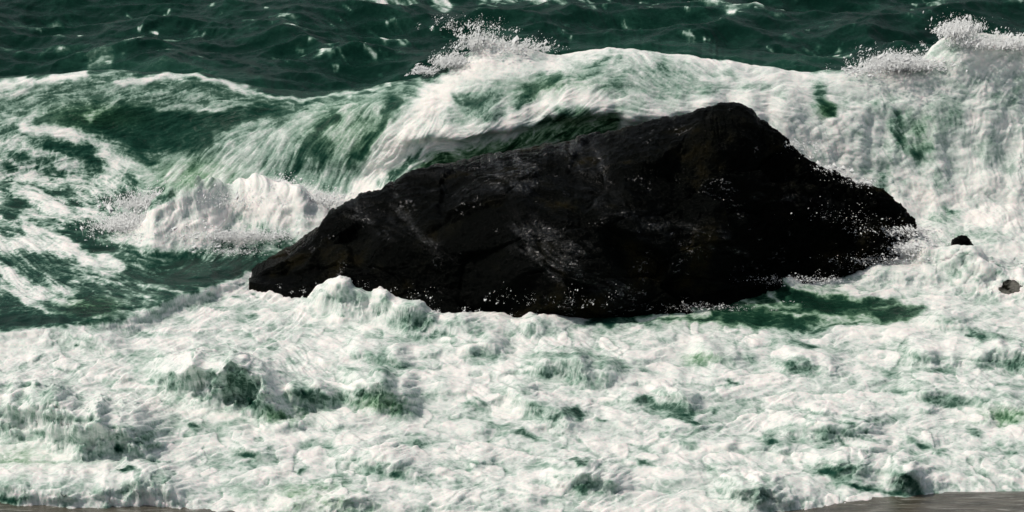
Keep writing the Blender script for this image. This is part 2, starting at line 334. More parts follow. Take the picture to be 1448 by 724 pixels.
# strokes, lumps and holes carried along by the flow
warp_a = 9 * pn(GA / 34, GB / 22, 91) + 4 * pn(GA / 12, GB / 9, 92) + 4 * ST_BIG * VX
warp_b = 6 * pn(GA / 30, GB / 20, 93) + 3 * pn(GA / 11, GB / 8, 94) + 1.5 * ST_BIG * VY
strokes = (0.40 * ST_BIG + 0.50 * ST_MID + 0.55 * ST_FINE + 0.30 * ST_HUGE) / .85
curl = fbm(GA / 22 + .3 * ST_BIG, GB / 14 + .2 * ST_MID, 4, 207, .6) * 1.6
def breathe(Fm):
    m = np.clip(sample(Fm, GA + warp_a, GB + warp_b), 0, 1)
    return m
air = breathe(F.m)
fore = Map(0); fore.poly(EDGE, 1, 8); fore.poly([(1100, 150), (1540, 60), (1540, 360), (1290, 370), (1120, 230)], .8, 14)
M1 = .8 * fbm(GA / 100, GB / 40, 3, 201) + .25 * ST_HUGE + .12 * ST_BIG
air = air - fore.m * (.20 * sstep(M1, .08, .6))
AMP = Map(1.0)
AMP.poly([(620, 110), (700, 60), (900, 60), (1200, 90), (1540, 40), (1540, 400), (1290, 380), (1100, 190), (870, 150), (640, 200)], .5, 12)
AMP.poly([(-90, 100), (280, 100), (600, 110), (540, 240), (480, 300), (200, 270), (-90, 200)], .55, 12)
AMP.poly(EDGE, .36, 10)
K = AMP.m * (.04 + .34 * np.clip(air * (1.04 - air), 0, 1))
air = air + K * (strokes + .55 * curl) + fore.m * .05 * fbm(GA / 13 + .5 * ST_MID, GB / 8 + .4 * ST_BIG, 5, 231, .7) * 1.8 + (.05 + 1.0 * np.clip(air * (1 - air), 0, .25)) * AMP.m * (.75 * THREAD + .9 * THREAD2 - .30)
# sheets of foam sliding over each other: each has one torn edge and a long fading back
def folds(k, sa, sb, seed):
    phi = k * fbm(GA / sa + .5 * pn(GA / 40, GB / 22, seed + 1), GB / sb, 2, seed, .35) + .05 * ST_BIG + .025 * ST_MID + .01 * ST_FINE
    f = phi - np.floor(phi)
    return np.where(f > .93, (1 - f) / .07, f / .93) ** 1.6
FOLD = .65 * folds(1.9, 150, 58, 401) + .35 * folds(1.9, 70, 27, 431)
foldw = np.clip(fore.m * (1 - .7 * sstep(360 - GB, 0, 60)) + .15 * sstep(GA, 600, 720) * sstep(GB, 60, 90) * (1 - fore.m), 0, 1) * sstep(air, .5, .85)
air = air - .40 * foldw * (FOLD - .22)
air_rear = np.clip(breathe(F_REAR), 0, 1)
air_rear = air_rear - .02 + (.045 + .9 * air_rear * (1 - air_rear)) * (strokes + .6 * THREAD - .1) + .5 * sstep(.6 * ST_FINE + .6 * ST_MID + .35 * ST_BIG, 1.9, 2.7) + .03 * ST_BIG
air_rear = np.maximum(air_rear, sample(GLINT.m, GA + 1.5 * pn(GA / 5, GB / 4, 8), GB + 1.0 * pn(GA / 6, GB / 4, 9)) * (.75 + .25 * ST_FINE))  # painted sun glints laid over the far foam streaks

# ------------------------------------------------------------------ base shape of the sheet
# stations across the wave: image column a, then image rows/depths of crest, upper face, lip, under lip, hollow; foot row at z=0.05
# (b, Y)
ST = {
 -300: [(122, 9.8), (150, 9.4), (185, 8.9), (210, 8.5), (228, 8.2), (250, .02)],
 0:    [(115, 9.5), (145, 9.1), (180, 8.6), (205, 8.2), (222, 7.9), (250, .02)],
 140:  [(102, 9.3), (132, 8.8), (165, 8.4), (195, 8.1), (220, 7.8), (255, .02)],
 280:  [(106, 8.9), (130, 8.5), (165, 8.2), (200, 7.8), (235, 7.3), (285, .03)],
 360:  [(126, 8.5), (145, 8.1), (180, 7.7), (215, 7.3), (250, 6.9), (300, .05)],
 430:  [(139, 8.2), (158, 7.7), (190, 7.2), (225, 6.9), (260, 6.6), (310, .05)],
 520:  [(126, 7.8), (145, 7.1), (185, 6.7), (225, 6.5), (265, 6.3), (310, .05)],
 600:  [(107, 7.5), (128, 6.8), (190, 6.0), (206, 6.1), (232, 6.1), (280, .1)],
 655:  [(82, 7.35), (116, 6.55), (186, 5.8), (200, 5.95), (229, 6.0), (277, .1)],
 690:  [(52, 7.3), (108, 6.4), (180, 5.7), (196, 5.85), (226, 5.9), (275, .1)],
 735:  [(68, 7.25), (106, 6.3), (170, 5.6), (186, 5.78), (217, 5.85), (269, .1)],
 780:  [(80, 7.2), (108, 6.2), (158, 5.5), (176, 5.7), (208, 5.8), (262, .1)],
 850:  [(70, 7.1), (98, 6.1), (150, 5.4), (168, 5.65), (200, 5.8), (255, .1)],
 900:  [(70, 7.0), (98, 6.1), (160, 5.3), (180, 5.5), (210, 6.1), (262, .1)],
 1000: [(84, 6.8), (106, 6.1), (146, 5.4), (175, 5.4), (210, 5.7), (265, .1)],
 1100: [(96, 6.7), (118, 6.0), (155, 5.4), (200, 5.1), (240, 5.0), (310, .1)],
 1180: [(103, 6.6), (130, 5.9), (175, 5.3), (225, 5.0), (270, 4.6), (345, .1)],
 1260: [(104, 6.5), (140, 5.9), (200, 5.3), (250, 4.8), (300, 4.2), (368, .1)],
 1300: [(86, 6.5), (139, 5.9), (202, 5.3), (252, 4.75), (304, 4.15), (373, .1)],
 1320: [(66, 6.5), (138, 5.9), (203, 5.3), (255, 4.7), (307, 4.1), (376, .1)],
 1350: [(44, 6.6), (125, 5.9), (205, 5.3), (260, 4.7), (310, 4.0), (380, .1)],
 1385: [(50, 6.5), (130, 5.9), (205, 5.3), (260, 4.7), (310, 4.0), (380, .1)],
 1450: [(55, 6.5), (135, 5.9), (205, 5.3), (260, 4.7), (310, 4.0), (382, .1)],
 1750: [(90, 6.5), (135, 6.0), (205, 5.3), (260, 4.7), (310, 4.0), (382, .1)],
}
def ext_axis(lo, hi, n, outs):
    core = np.linspace(lo, hi, n)
    return np.concatenate([lo - outs[::-1], core, hi + outs])
colsA = ext_axis(-70, 1518, 1330, np.array([15, 40, 90, 180, 350, 700, 1400, 3000, 7000, 16000.]))
NC = len(colsA)
keys = sorted(ST)
def smooth1(v, sig):
    d = np.arange(-40, 41); k = np.exp(-(d / sig) ** 2 / 2); k /= k.sum()
    return np.convolve(np.pad(v, 40, mode='edge'), k, mode='valid')
def station(k, j):
    return smooth1(np.interp(colsA, keys, [ST[q][k][j] for q in keys]), 7 if k == 0 else 14)
bb = [station(k, 0) for k in range(6)]
YY = [station(k, 1) for k in range(6)]
nA = colsA
# ragged crest and lip
bb[0] = bb[0] + 4 * fbm(nA / 55, nA * 0, 3, 3, .4)
lipn = fbm(nA / 42, nA * 0 + 5, 2, 8)
inlip = sstep(nA, 500, 620)
bb[2] = bb[2] + inlip * 14 * lipn; YY[2] = YY[2] - inlip * 0.2 * fbm(nA / 60, nA * 0 + 9, 2, 12)
bb[3] = bb[3] + inlip * 10 * lipn
YY[5] = depth_at_height(bb[5], YY[5])
ctrlP = []
for k in range(6):
    X, Y, Z = at(colsA, bb[k], YY[k]); ctrlP.append(np.stack([X, Y, Z, bb[k]], 1))
# far side of the crest
c = ctrlP[0]
Zc = c[:, 2]
b1 = c.copy(); b1[:, 0] *= 1.01; b1[:, 1] += 0.9; b1[:, 2] = Zc * 0.86; b1[:, 3] -= 0.7
b2 = c.copy(); b2[:, 0] *= 1.04; b2[:, 1] += 2.4; b2[:, 2] = Zc * 0.45; b2[:, 3] -= 1.3
b3 = c.copy(); b3[:, 1] += 4.6; b3[:, 2] = 0.04; b3[:, 3] -= 2
t = (b3[:, 1] + CAM_D); b3[:, 0] = c[:, 0] * t / (c[:, 1] + CAM_D)
foot = ctrlP[5]
Yf2 = foot[:, 1] - 0.35
bf2 = 362 + FPX * np.tan(np.arctan2(CAM_H, Yf2 + CAM_D) - PITCH)
X2, Y2, Z2 = at(colsA, bf2, Yf2)
f2 = np.stack([X2, Y2, 0 * X2, bf2], 1)
ctrl = [f2] + ctrlP[::-1] + [b1, b2, b3]
extra0 = f2.copy(); extra0[:, 1] -= 0.6; extra0[:, 3] += 15
extraN = b3.copy(); extraN[:, 1] += 1.5; extraN[:, 3] -= 3
allc = np.stack([extra0] + ctrl + [extraN])          # K+2, NC, 4
def catmull(cs, seg_counts):
    out = []
    for i, n in enumerate(seg_counts):
        p0, p1, p2, p3 = cs[i], cs[i + 1], cs[i + 2], cs[i + 3]
        for t in np.arange(n) / n:
            out.append(0.5 * ((2 * p1) + (-p0 + p2) * t + (2 * p0 - 5 * p1 + 4 * p2 - p3) * t ** 2 + (-p0 + 3 * p1 - 3 * p2 + p3) * t ** 3))
    return np.stack(out)
segs = [14, 56, 44, 40, 52, 34, 16, 12, 10]
wave = catmull(allc, segs)
# front part: from the beach up to f2
nF = 400
tF = np.linspace(0, 1, nF, endpoint=False)[:, None]
bF = 800 + (bf2[None, :] - 800) * tF
YF = depth_at_height(bF, 0.0)
XF, _, _ = at(colsA[None, :] + 0 * bF, bF, YF)
front = np.stack([XF, YF, 0 * XF, bF], 2)
# rear part
b3row = 362 + FPX * np.tan(np.arctan2(CAM_H, b3[:, 1] + CAM_D) - PITCH)
tR = np.linspace(0, 1, 190)[:, None] ** 1.0
bR = b3row[None, :] + (-50 - b3row[None, :]) * tR
more = np.array([-70, -100, -150, -220, -320, -450, -580, -690, -770, -815, -830.])[:, None] + 0 * colsA[None, :]
bR = np.concatenate([bR, more])
YR = depth_at_height(bR, 0.0)
XR, _, _ = at(colsA[None, :] + 0 * bR, bR, YR)
rb = np.minimum(bR, b3[None, :, 3])
hidR = sstep(bR - b3[None, :, 3], -1, 12)
rear = np.stack([XR, YR, 0 * XR + 0.04 * np.exp(-(YR - b3[None, :, 1]) / 2), rb], 2)
G = np.concatenate([front, wave, rear])
NR = G.shape[0]
Pw = G[..., :3].copy()
b_ = G[..., 3]
a_ = np.broadcast_to(colsA[None, :], b_.shape).copy()
i_wave0, i_wave1 = nF, nF + len(wave)
rowi = np.arange(NR)[:, None] + 0 * a_
is_rear = sstep(rowi, i_wave1 - 30, i_wave1 + 5)
is_front = 1 - sstep(rowi, nF - 20, nF + 14)
is_wave = np.clip(1 - is_rear - is_front, 0, 1)
dist_fade = 1.0 / (1 + np.maximum(0, Pw[..., 1] - 30) / 60)

def normals(P):
    du = np.gradient(P, axis=1); dv = np.gradient(P, axis=0)
    n = np.cross(du, dv); n /= np.linalg.norm(n, axis=2, keepdims=True) + 1e-12
    return n

# ---- bores: little breaking crests running over the front water
#   crest points (a, b, height m), length of the front and the back slope in metres, forward curl
BORES = [
 ([(140, 352, .1), (180, 318, .35), (230, 288, .55), (290, 270, .62), (350, 264, .6), (420, 276, .6), (480, 300, .45), (520, 320, .2)], 1.0, 1.1, .15),
 ([(-80, 478, .06), (60, 468, .1), (180, 452, .12), (255, 420, .14), (345, 388, .16), (400, 372, .1)], .22, 1.8, .3),
 ([(395, 400, .02), (430, 410, .2), (490, 406, .34), (530, 420, .26), (580, 432, .30), (620, 450, .2), (660, 455, .1)], .35, .8, .5),
 ([(560, 470, .05), (640, 454, .16), (700, 458, .1), (760, 455, .14), (840, 458, .06)], .3, .7, .3),
 ([(180, 530, .02), (230, 520, .2), (290, 512, .42), (350, 520, .46), (400, 545, .36), (430, 575, .12), (445, 590, 0)], .42, 1.2, .9),
 ([(-80, 560, .3), (0, 556, .4), (60, 560, .42), (120, 585, .42), (180, 592, .4), (230, 602, .25), (270, 615, .02)], .5, 1.3, .8),
 ([(470, 548, 0), (500, 540, .25), (540, 540, .32), (580, 552, .22), (610, 570, 0)], .35, 1.0, .8),
 ([(380, 560, 0), (410, 552, .2), (450, 545, .25), (480, 560, .1), (500, 570, 0)], .3, .6, .7),
 ([(720, 525, 0), (750, 508, .18), (790, 506, .22), (830, 520, .2), (880, 530, .08), (920, 535, 0)], .3, .9, .5),
 ([(690, 560, 0), (730, 556, .14), (770, 575, .18), (810, 590, .14), (850, 600, 0)], .3, .8, .5),
 ([(900, 560, 0), (930, 556, .12), (970, 566, .14), (1010, 575, 0)], .2, .6, .4),
 ([(1060, 612, 0), (1110, 600, .12), (1170, 600, .18), (1230, 600, .14), (1280, 590, 0)], .3, .8, .5),
 ([(1230, 545, 0), (1300, 552, .12), (1370, 555, .14), (1448, 580, .14), (1520, 590, .1)], .22, 1.2, .4),
 ([(1230, 510, 0), (1270, 492, .16), (1310, 500, .18), (1360, 500, .12), (1410, 490, .22), (1460, 500, .2), (1520, 510, .1)], .35, .9, .5),
 ([(1290, 452, 0), (1330, 445, .14), (1365, 455, .1), (1390, 470, 0)], .25, .5, .5),
 ([(1030, 398, 0), (1064, 384, .2), (1090, 388, .2), (1130, 402, .08), (1200, 410, .04), (1300, 420, 0)], .35, .5, .4),
 ([(1110, 650, 0), (1150, 640, .16), (1200, 650, .2), (1240, 662, .1), (1270, 660, .22), (1310, 675, .12), (1350, 690, .02)], .25, .7, .8),
 ([(-80, 685, .1), (0, 688, .14), (60, 694, .12), (130, 690, .14), (200, 682, .24), (250, 678, .28), (290, 690, .18), (320, 710, .02)], .22, 1.0, .9),
 ([(340, 700, 0), (370, 700, .12), (430, 704, .14), (500, 700, .14), (560, 708, .08), (700, 712, .06), (800, 716, 0)], .2, .7, .6),
 ([(740, 680, 0), (790, 668, .14), (840, 664, .22), (880, 674, .14), (910, 686, 0)], .25, .7, .9),
 ([(1000, 700, 0), (1030, 682, .16), (1065, 680, .24), (1100, 694, .12), (1150, 700, .06), (1190, 706, 0)], .25, .7, .9),
 ([(440, 655, 0), (500, 640, .12), (540, 645, .16), (590, 662, .1), (640, 668, 0)], .22, .8, .5),
 ([(600, 500, 0), (660, 485, .14), (700, 484, .14), (740, 500, 0)], .25, .8, .5),
 ([(470, 500, 0), (520, 492, .14), (570, 505, .12), (600, 520, 0)], .22, .8, .5),
 ([(20, 490, 0), (90, 470, .12), (150, 480, .12), (200, 495, 0)], .25, .8, .4),
 ([(1080, 520, 0), (1120, 508, .12), (1170, 515, .1), (1210, 520, 0)], .22, .7, .4),
 ([(960, 505, 0), (990, 492, .12), (1030, 500, .12), (1070, 512, 0)], .2, .6, .4),
 ([(1240, 350, .1), (1290, 345, .35), (1340, 360, .3), (1390, 380, .25), (1450, 390, .2), (1520, 390, .1)], .5, .8, .4),
 ([(1150, 395, 0), (1220, 382, .12), (1290, 380, .18), (1350, 395, .12), (1430, 405, 0)], .4, .6, .4),
]
r2 = np.random.default_rng(21)
for i in range(170):
    ca = r2.uniform(-60, 1500); cb = r2.uniform(470, 712)
    if ca > 1150 and cb > 690: continue
    L = r2.uniform(14, 70); hgt = r2.uniform(.02, .07) * (0.7 + L / 80); tilt = r2.normal(0, .16); bow = r2.uniform(-.05, .25) * L
    pts = [(ca + L * u, cb + tilt * L * u + bow * u * u, hgt * max(0, 1 - u * u) * r2.uniform(.6, 1.2)) for u in (-1, -.6, -.2, .2, .6, 1)]
    BORES.append((pts, r2.uniform(.08, .2), r2.uniform(.25, .7), .7))
front_mask = (rowi < nF + 60)
nfr = nF + 60
Hb = np.zeros((nfr, NC)); Push = np.zeros((nfr, NC)); Face = np.zeros((nfr, NC))
Yb = Pw[:nfr, :, 1]
_a, _b = a_[:nfr], b_[:nfr]
WOB2 = .95 * fbm(_a / 36, _b / 13, 4, 44, .55) + .12 * sample(ST_BIG, _a, _b)
for bi, (pts, fl, bl, curl) in enumerate(BORES):
    pa = np.array([p[0] for p in pts]); pb = np.array([p[1] for p in pts]); ph = np.array([p[2] for p in pts])
    sel = np.where((colsA > pa[0]) & (colsA < pa[-1]))[0]
    if len(sel) < 3: continue
    ca = colsA[sel]
    hh = smooth1(np.interp(ca, pa, ph), 6) if len(sel) > 3 else np.interp(ca, pa, ph)
    endf = sstep(np.minimum(ca - pa[0], pa[-1] - ca) / (.3 * (pa[-1] - pa[0])), 0, 1)
    if pa[0] < -70: endf = sstep((pa[-1] - ca) / (.3 * (pa[-1] - pa[0])), 0, 1)
    if pa[-1] > 1515: endf = sstep((ca - pa[0]) / (.3 * (pa[-1] - pa[0])), 0, 1)
    hh = hh * endf * (1.2 if bi < 30 else 1)
    yc = smooth1(np.interp(ca, pa, depth_at_height(pb, ph)), 6)
    yc = yc + .5 * fbm(ca / 45 + bi * 7.7, ca * 0 + bi, 2, 40) * min(.35, fl * .7); hh = hh * (1 + .5 * fbm(ca / 40 + bi * 3.3, ca * 0 + 2.5, 2, 41))
    d = Yb[:, sel] - yc[None, :] + WOB2[:, sel] * (.13 if bi == 0 else min(.32, fl * .7))
    prof = np.where(d > 0, np.exp(-(d / bl) ** 2), np.exp(-(np.abs(d) / fl) ** 2 * 1.2))
    h = hh[None, :] * prof
    Hb[:, sel] = np.maximum(Hb[:, sel], h) + 0.25 * np.minimum(Hb[:, sel], h)
    Push[:, sel] = np.maximum(Push[:, sel], curl * hh[None, :] * np.where(d > 0, np.exp(-(d / (bl * .6)) ** 2), prof ** 1.5))
    face = np.exp(-((d + fl * .8) / (fl * .7)) ** 2) * np.clip(hh[None, :] / .25, 0, 1)
    Face[:, sel] = np.maximum(Face[:, sel], face)
EDG = [(-300, 703), (0, 705), (60, 712), (100, 716), (160, 712), (200, 708), (260, 714), (300, 724), (340, 738), (500, 742), (700, 745), (900, 742), (1040, 735), (1100, 726), (1180, 712), (1250, 702), (1330, 692), (1400, 684), (1448, 677), (1700, 668)]
edge_b = 4 + np.interp(colsA, [e[0] for e in EDG], [e[1] for e in EDG]) + 4.0 * fbm(colsA / 40, colsA * 0, 3, 55)
over = b_ - edge_b[None, :] + 5 * fbm(a_ / 16, b_ / 7, 4, 56)
_t = sstep(-over[:nfr], -2, 16)
Hb = Hb * _t; Push = Push * _t
Pw[:nfr, :, 2] += Hb
Pw[:nfr, :, 1] -= Push

# ---- lumps over everything
fa, fb = a_, b_.copy()                      # shift image rows with height, as the camera sees it, so strokes are not stretched
fb[:nfr] -= 88 * Hb * is_front[:nfr]
foamy = sample(blur(np.clip(air, 0, 1), 5), fa, fb)
N = normals(Pw)
lump = 0.6 * fbm(fa / 60, fb / 30, 3, 60, .5, 'b') + 0.4 * fbm(fa / 30 + 4, fb / 15, 2, 61, .5, 'r')
fine = sample(0.5 * ST_MID + 0.35 * ST_FINE + 0.55 * ST_BIG, fa, fb)
splash = Map(0)
splash.poly([(160, 340), (230, 280), (340, 262), (480, 275), (470, 330), (380, 370), (250, 365)], .3, 12)
splash.poly([(1100, 160), (1250, 100), (1340, 50), (1540, 40), (1540, 390), (1290, 380), (1200, 260)], .9, 20)
splash.poly([(620, 110), (700, 50), (800, 70), (640, 140), (500, 290), (480, 280)], .8, 12)
splash.poly([(540, 255), (700, 190), (800, 140), (860, 140), (900, 185), (850, 165), (780, 170), (700, 205), (600, 240)], .7, 8)
splash.poly([(620, 120), (860, 70), (1200, 110), (1100, 180), (870, 150), (640, 200)], .35, 14)
spl = sample(splash.m, fa, fb)
calm = 1 - 0.75 * np.clip(1 - foamy / .5, 0, 1)
soft = .6 * fbm(fa / 48, fb / 34, 3, 70, .5, 'b') + .4 * sample(ST_HUGE, fa, fb) * .5
bulge = fbm3(Pw[..., :3] * np.array([1, .6, 1]), .9, 3, 700, .5)
rightw = sstep(fa, 900, 1150) * is_wave
foldr = sample(FOLD * foldw, fa, fb)
disp = (-0.022 * foldr + 0.026 * lump * calm * (1 - .7 * is_wave) + .16 * bulge * rightw + (0.004 + 0.010 * foamy * (1 - .4 * is_wave)) * fine + spl * .10 * soft) * (is_front + is_wave)
core = ((a_ > -75) & (a_ < 1523)).astype(float)
disp = disp * core * sstep(-over, -4, 12)
# swell and chop of the sea behind
ya = Pw[..., 1]; xa = Pw[..., 0]
w1 = fbm(xa / 5.5 + ya / 14, ya / 4.2 - xa / 11, 3, 80, .42, 'r')
w2 = fbm(xa / 1.5 - ya / 9, ya / .95 + xa / 7, 4, 81, .6, 'r')
w3 = fbm(xa / .45, ya / .42, 3, 84, .6, 'n')
farf = np.exp(-np.maximum(0, ya - 24) / 25)
rear_h = is_rear * (0.50 * w1 + (0.040 * w2 + 0.026 * w3) * farf) * dist_fade
rear_h += is_rear * core * 0.012 * fine
Pw += N * disp[..., None]
# torn, curdled relief of the foam itself
nz = i_wave1
core2 = np.where(core[:nz] > 0)
PP = Pw[:nz].copy(); PP[..., 1] *= .55; PP[..., 0] *= .8
fo = sstep(foamy[:nz], .45, .85)
tear = 0.7 * fbm3(PP, 1.9, 4, 300, .5, 'r') + .3 * fbm3(PP, 5.2, 2, 320, .5)
tear = tear - tear.mean()
amt = fo * (.022 + .020 * spl[:nz]) * (1 - .3 * is_wave[:nz]) + (1 - fo) * .006
N = normals(Pw)
Pw[:nz] += N[:nz] * (tear * amt * core[:nz])[..., None]
Pw[:nz, :, 1] -= fo * (.03 + .02 * spl[:nz]) * tear * core[:nz]
Pw[..., 2] += rear_h
Pw[..., 1] -= is_rear * 0.12 * w1

# ---- edge of the wash on the sand
sink = sstep(over, -26, 8) * is_front
Pw[..., 2] = Pw[..., 2] * (1 - sstep(over, -8, 6) * is_front) - 0.07 * sink

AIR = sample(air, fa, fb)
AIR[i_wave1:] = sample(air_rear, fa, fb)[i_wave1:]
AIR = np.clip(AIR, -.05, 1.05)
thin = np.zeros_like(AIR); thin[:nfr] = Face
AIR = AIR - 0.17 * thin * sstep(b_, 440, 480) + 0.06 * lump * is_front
# behind the crest, in the part the wave hides, plain dark sea
hidden = sstep(rowi, i_wave1 - 22, i_wave1) * (1 - sstep(rowi, i_wave1 + 20, i_wave1 + 40))
AIR[:nz] += .07 * (tear / tear.std()) * np.where(fo > .1, .55, .25)
AIR = np.where(core > 0, AIR, 0.12 + 0.78 * is_front)
HID = np.zeros_like(AIR); HID[i_wave1 - 36:i_wave1] = np.minimum(1, np.linspace(0, 2.5, 36))[:, None]; HID[i_wave1:] = hidR
AIR = AIR * (1 - HID) + HID * (.14 + .12 * fbm(Pw[..., 0] / .9, Pw[..., 1] / .5, 4, 500))
crestf = is_rear * np.clip(w2 * 1.5 - .8, 0, .4)
AIR = np.clip(AIR + crestf * .2, 0, 1.05)
HOLLOW = Map(0)  # yellow-green tint; under the lip it colours the painted glow
HOLLOW.poly([(580, 250), (612, 214), (700, 200), (760, 178), (830, 158), (875, 156), (880, 195), (700, 235)], 1, 5)
HOLLOW.blob(1170, 155, 14, 14, .8).blob(500, 190, 70, 40, .35).blob(790, 130, 60, 20, .4).blob(1300, 190, 30, 30, .3).poly([(835, 440), (1060, 388), (1310, 430), (1290, 460), (1000, 465)], .45, 6).blob(140, 165, 70, 18, .6).blob(280, 250, 60, 25, .6)
for (x, y, rx, ry) in [(540, 572, 40, 16), (400, 588, 30, 12), (30, 650, 50, 20), (440, 705, 80, 20), (130, 435, 40, 14), (990, 505, 30, 12), (1430, 590, 60, 14)]:
    HOLLOW.blob(x, y, rx, ry, .7)
LACE = Map(.55)
LACE.poly([(-90, 90), (280, 95), (620, 100), (880, 65), (1540, 60), (1540, 300), (1100, 190), (540, 270), (200, 270), (170, 200), (-90, 180)], .3, 12)
LACE.poly([(230, 160), (430, 140), (620, 110), (540, 250), (470, 290), (230, 270)], .12, 10).poly([(-90, 190), (150, 190), (200, 340), (-90, 460)], .9, 20)
LACEV = sample(LACE.m, fa, fb) * (1 - .5 * is_rear)
TINT = np.clip(sample(HOLLOW.m, fa, fb), 0, 1) * (1 - is_rear)

# ------------------------------------------------------------------ materials
def new_mat(name):
    m = bpy.data.materials.new(name); m.use_nodes = True
    nt = m.node_tree
    return m, nt, nt.nodes["Principled BSDF"]

def noise_node(nt, scale, detail, rough, vec=None, dist=0.0):
    n = nt.nodes.new("ShaderNodeTexNoise")
    n.inputs["Scale"].default_value = scale; n.inputs["Detail"].default_value = detail
    n.inputs["Roughness"].default_value = rough; n.inputs["Distortion"].default_value = dist
    if vec is not None: nt.links.new(vec, n.inputs["Vector"])
    return n

def math_node(nt, op, a, b=None, c=None):
    n = nt.nodes.new("ShaderNodeMath"); n.operation = op
    for i, v in enumerate((a, b, c)):
        if v is None: continue
        if isinstance(v, (int, float)): n.inputs[i].default_value = v
        else: nt.links.new(v, n.inputs[i])
    return n.outputs[0]

def ramp_node(nt, stops, fac):
    n = nt.nodes.new("ShaderNodeValToRGB")
    cr = n.color_ramp
    while len(cr.elements) < len(stops): cr.elements.new(0.5)
    for e, (p, c) in zip(cr.elements, stops):
        e.position = p; e.color = (*c, 1)
    nt.links.new(fac, n.inputs[0])
    return n.outputs[0]

def sea_material():
    m, nt, p = new_mat("sea_water")
    at_ = nt.nodes.new("ShaderNodeAttribute"); at_.attribute_name = "air"
    ti = nt.nodes.new("ShaderNodeAttribute"); ti.attribute_name = "tint"
    tc = nt.nodes.new("ShaderNodeTexCoord")
    mp = nt.nodes.new("ShaderNodeMapping"); mp.inputs["Scale"].default_value = (.5, 0.5, 1)
    nt.links.new(tc.outputs["Object"], mp.inputs[0])
    n1 = noise_node(nt, 14, 5, .62, mp.outputs[0], 1.2)
    v = math_node(nt, 'MULTIPLY_ADD', n1.outputs[0], 0.22, -0.11)
    mp2 = nt.nodes.new("ShaderNodeMapping"); mp2.inputs["Scale"].default_value = (.8, .45, .8)
    nd = noise_node(nt, 2.5, 4, .6, tc.outputs["Object"])
    vadd = nt.nodes.new("ShaderNodeVectorMath"); vadd.operation = 'MULTIPLY_ADD'
    nt.links.new(nd.outputs["Color"], vadd.inputs[0]); vadd.inputs[1].default_value = (.5, .7, .5); nt.links.new(tc.outputs["Object"], vadd.inputs[2])
    nt.links.new(vadd.outputs[0], mp2.inputs[0])
    lace = None
    for sc_, wt in ((4.5, .13), (11.0, .15)):
        vo = nt.nodes.new("ShaderNodeTexVoronoi"); vo.feature = 'DISTANCE_TO_EDGE'; vo.inputs["Scale"].default_value = sc_
        nt.links.new(mp2.outputs[0], vo.inputs["Vector"])
        q = nt.nodes.new("ShaderNodeMapRange"); nt.links.new(vo.outputs["Distance"], q.inputs[0])
        q.inputs[1].default_value = 0.0; q.inputs[2].default_value = .28; q.inputs[3].default_value = wt; q.inputs[4].default_value = -wt * 1.0
        lace = q.outputs[0] if lace is None else math_node(nt, 'ADD', lace, q.outputs[0])
    # the lace shows where foam is thin, not in solid foam or deep water
    mm = math_node(nt, 'MULTIPLY', at_.outputs["Fac"], math_node(nt, 'SUBTRACT', 1.08, at_.outputs["Fac"]))
    mm = math_node(nt, 'MULTIPLY', math_node(nt, 'MAXIMUM', mm, 0.0), 3.2)
    n3 = noise_node(nt, 42, 3, .7, mp.outputs[0], .4)
    v3 = math_node(nt, 'MULTIPLY_ADD', n3.outputs[0], .26, -.13)
    v = math_node(nt, 'ADD', v, v3)
    la_ = nt.nodes.new("ShaderNodeAttribute"); la_.attribute_name = "lace"
    v = math_node(nt, 'MULTIPLY_ADD', math_node(nt, 'MULTIPLY', lace, la_.outputs["Fac"]), mm, v)
    air_ = math_node(nt, 'ADD', at_.outputs["Fac"], v)
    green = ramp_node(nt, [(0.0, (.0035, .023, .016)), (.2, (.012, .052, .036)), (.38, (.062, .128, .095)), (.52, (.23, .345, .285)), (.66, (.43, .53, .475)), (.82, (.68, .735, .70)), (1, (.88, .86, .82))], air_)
    warm = ramp_node(nt, [(0.0, (.003, .015, .007)), (.2, (.013, .048, .022)), (.38, (.070, .165, .080)), (.52, (.23, .38, .23)), (.66, (.44, .56, .44)), (.82, (.69, .76, .69)), (1, (.88, .86, .82))], air_)
    mx = nt.nodes.new("ShaderNodeMix"); mx.data_type = 'RGBA'
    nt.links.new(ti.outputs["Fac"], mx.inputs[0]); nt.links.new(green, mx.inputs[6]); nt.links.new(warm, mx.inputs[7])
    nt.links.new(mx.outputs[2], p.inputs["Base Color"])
    mr = nt.nodes.new("ShaderNodeMapRange"); nt.links.new(air_, mr.inputs[0])
    mr.inputs[1].default_value = .1; mr.inputs[2].default_value = .8; mr.inputs[3].default_value = .2; mr.inputs[4].default_value = .55
    nt.links.new(mr.outputs[0], p.inputs["Roughness"])
    p.inputs["IOR"].default_value = 1.13
    p.inputs["Specular IOR Level"].default_value = .14
    sw = nt.nodes.new("ShaderNodeMapRange"); nt.links.new(at_.outputs["Fac"], sw.inputs[0])
    sw.inputs[1].default_value = .3; sw.inputs[2].default_value = .8; sw.inputs[3].default_value = 0; sw.inputs[4].default_value = .6
    nt.links.new(sw.outputs[0], p.inputs["Subsurface Weight"])
    p.inputs["Subsurface Radius"].default_value = (.7, 1, .85); p.inputs["Subsurface Scale"].default_value = .09
    n2 = noise_node(nt, 9, 6, .65, mp.outputs[0], .6)
    bp = nt.nodes.new("ShaderNodeBump"); bp.inputs["Strength"].default_value = 0.32; bp.inputs["Distance"].default_value = 0.05
    nt.links.new(n2.outputs[0], bp.inputs["Height"]); nt.links.new(bp.outputs[0], p.inputs["Normal"])
    return m

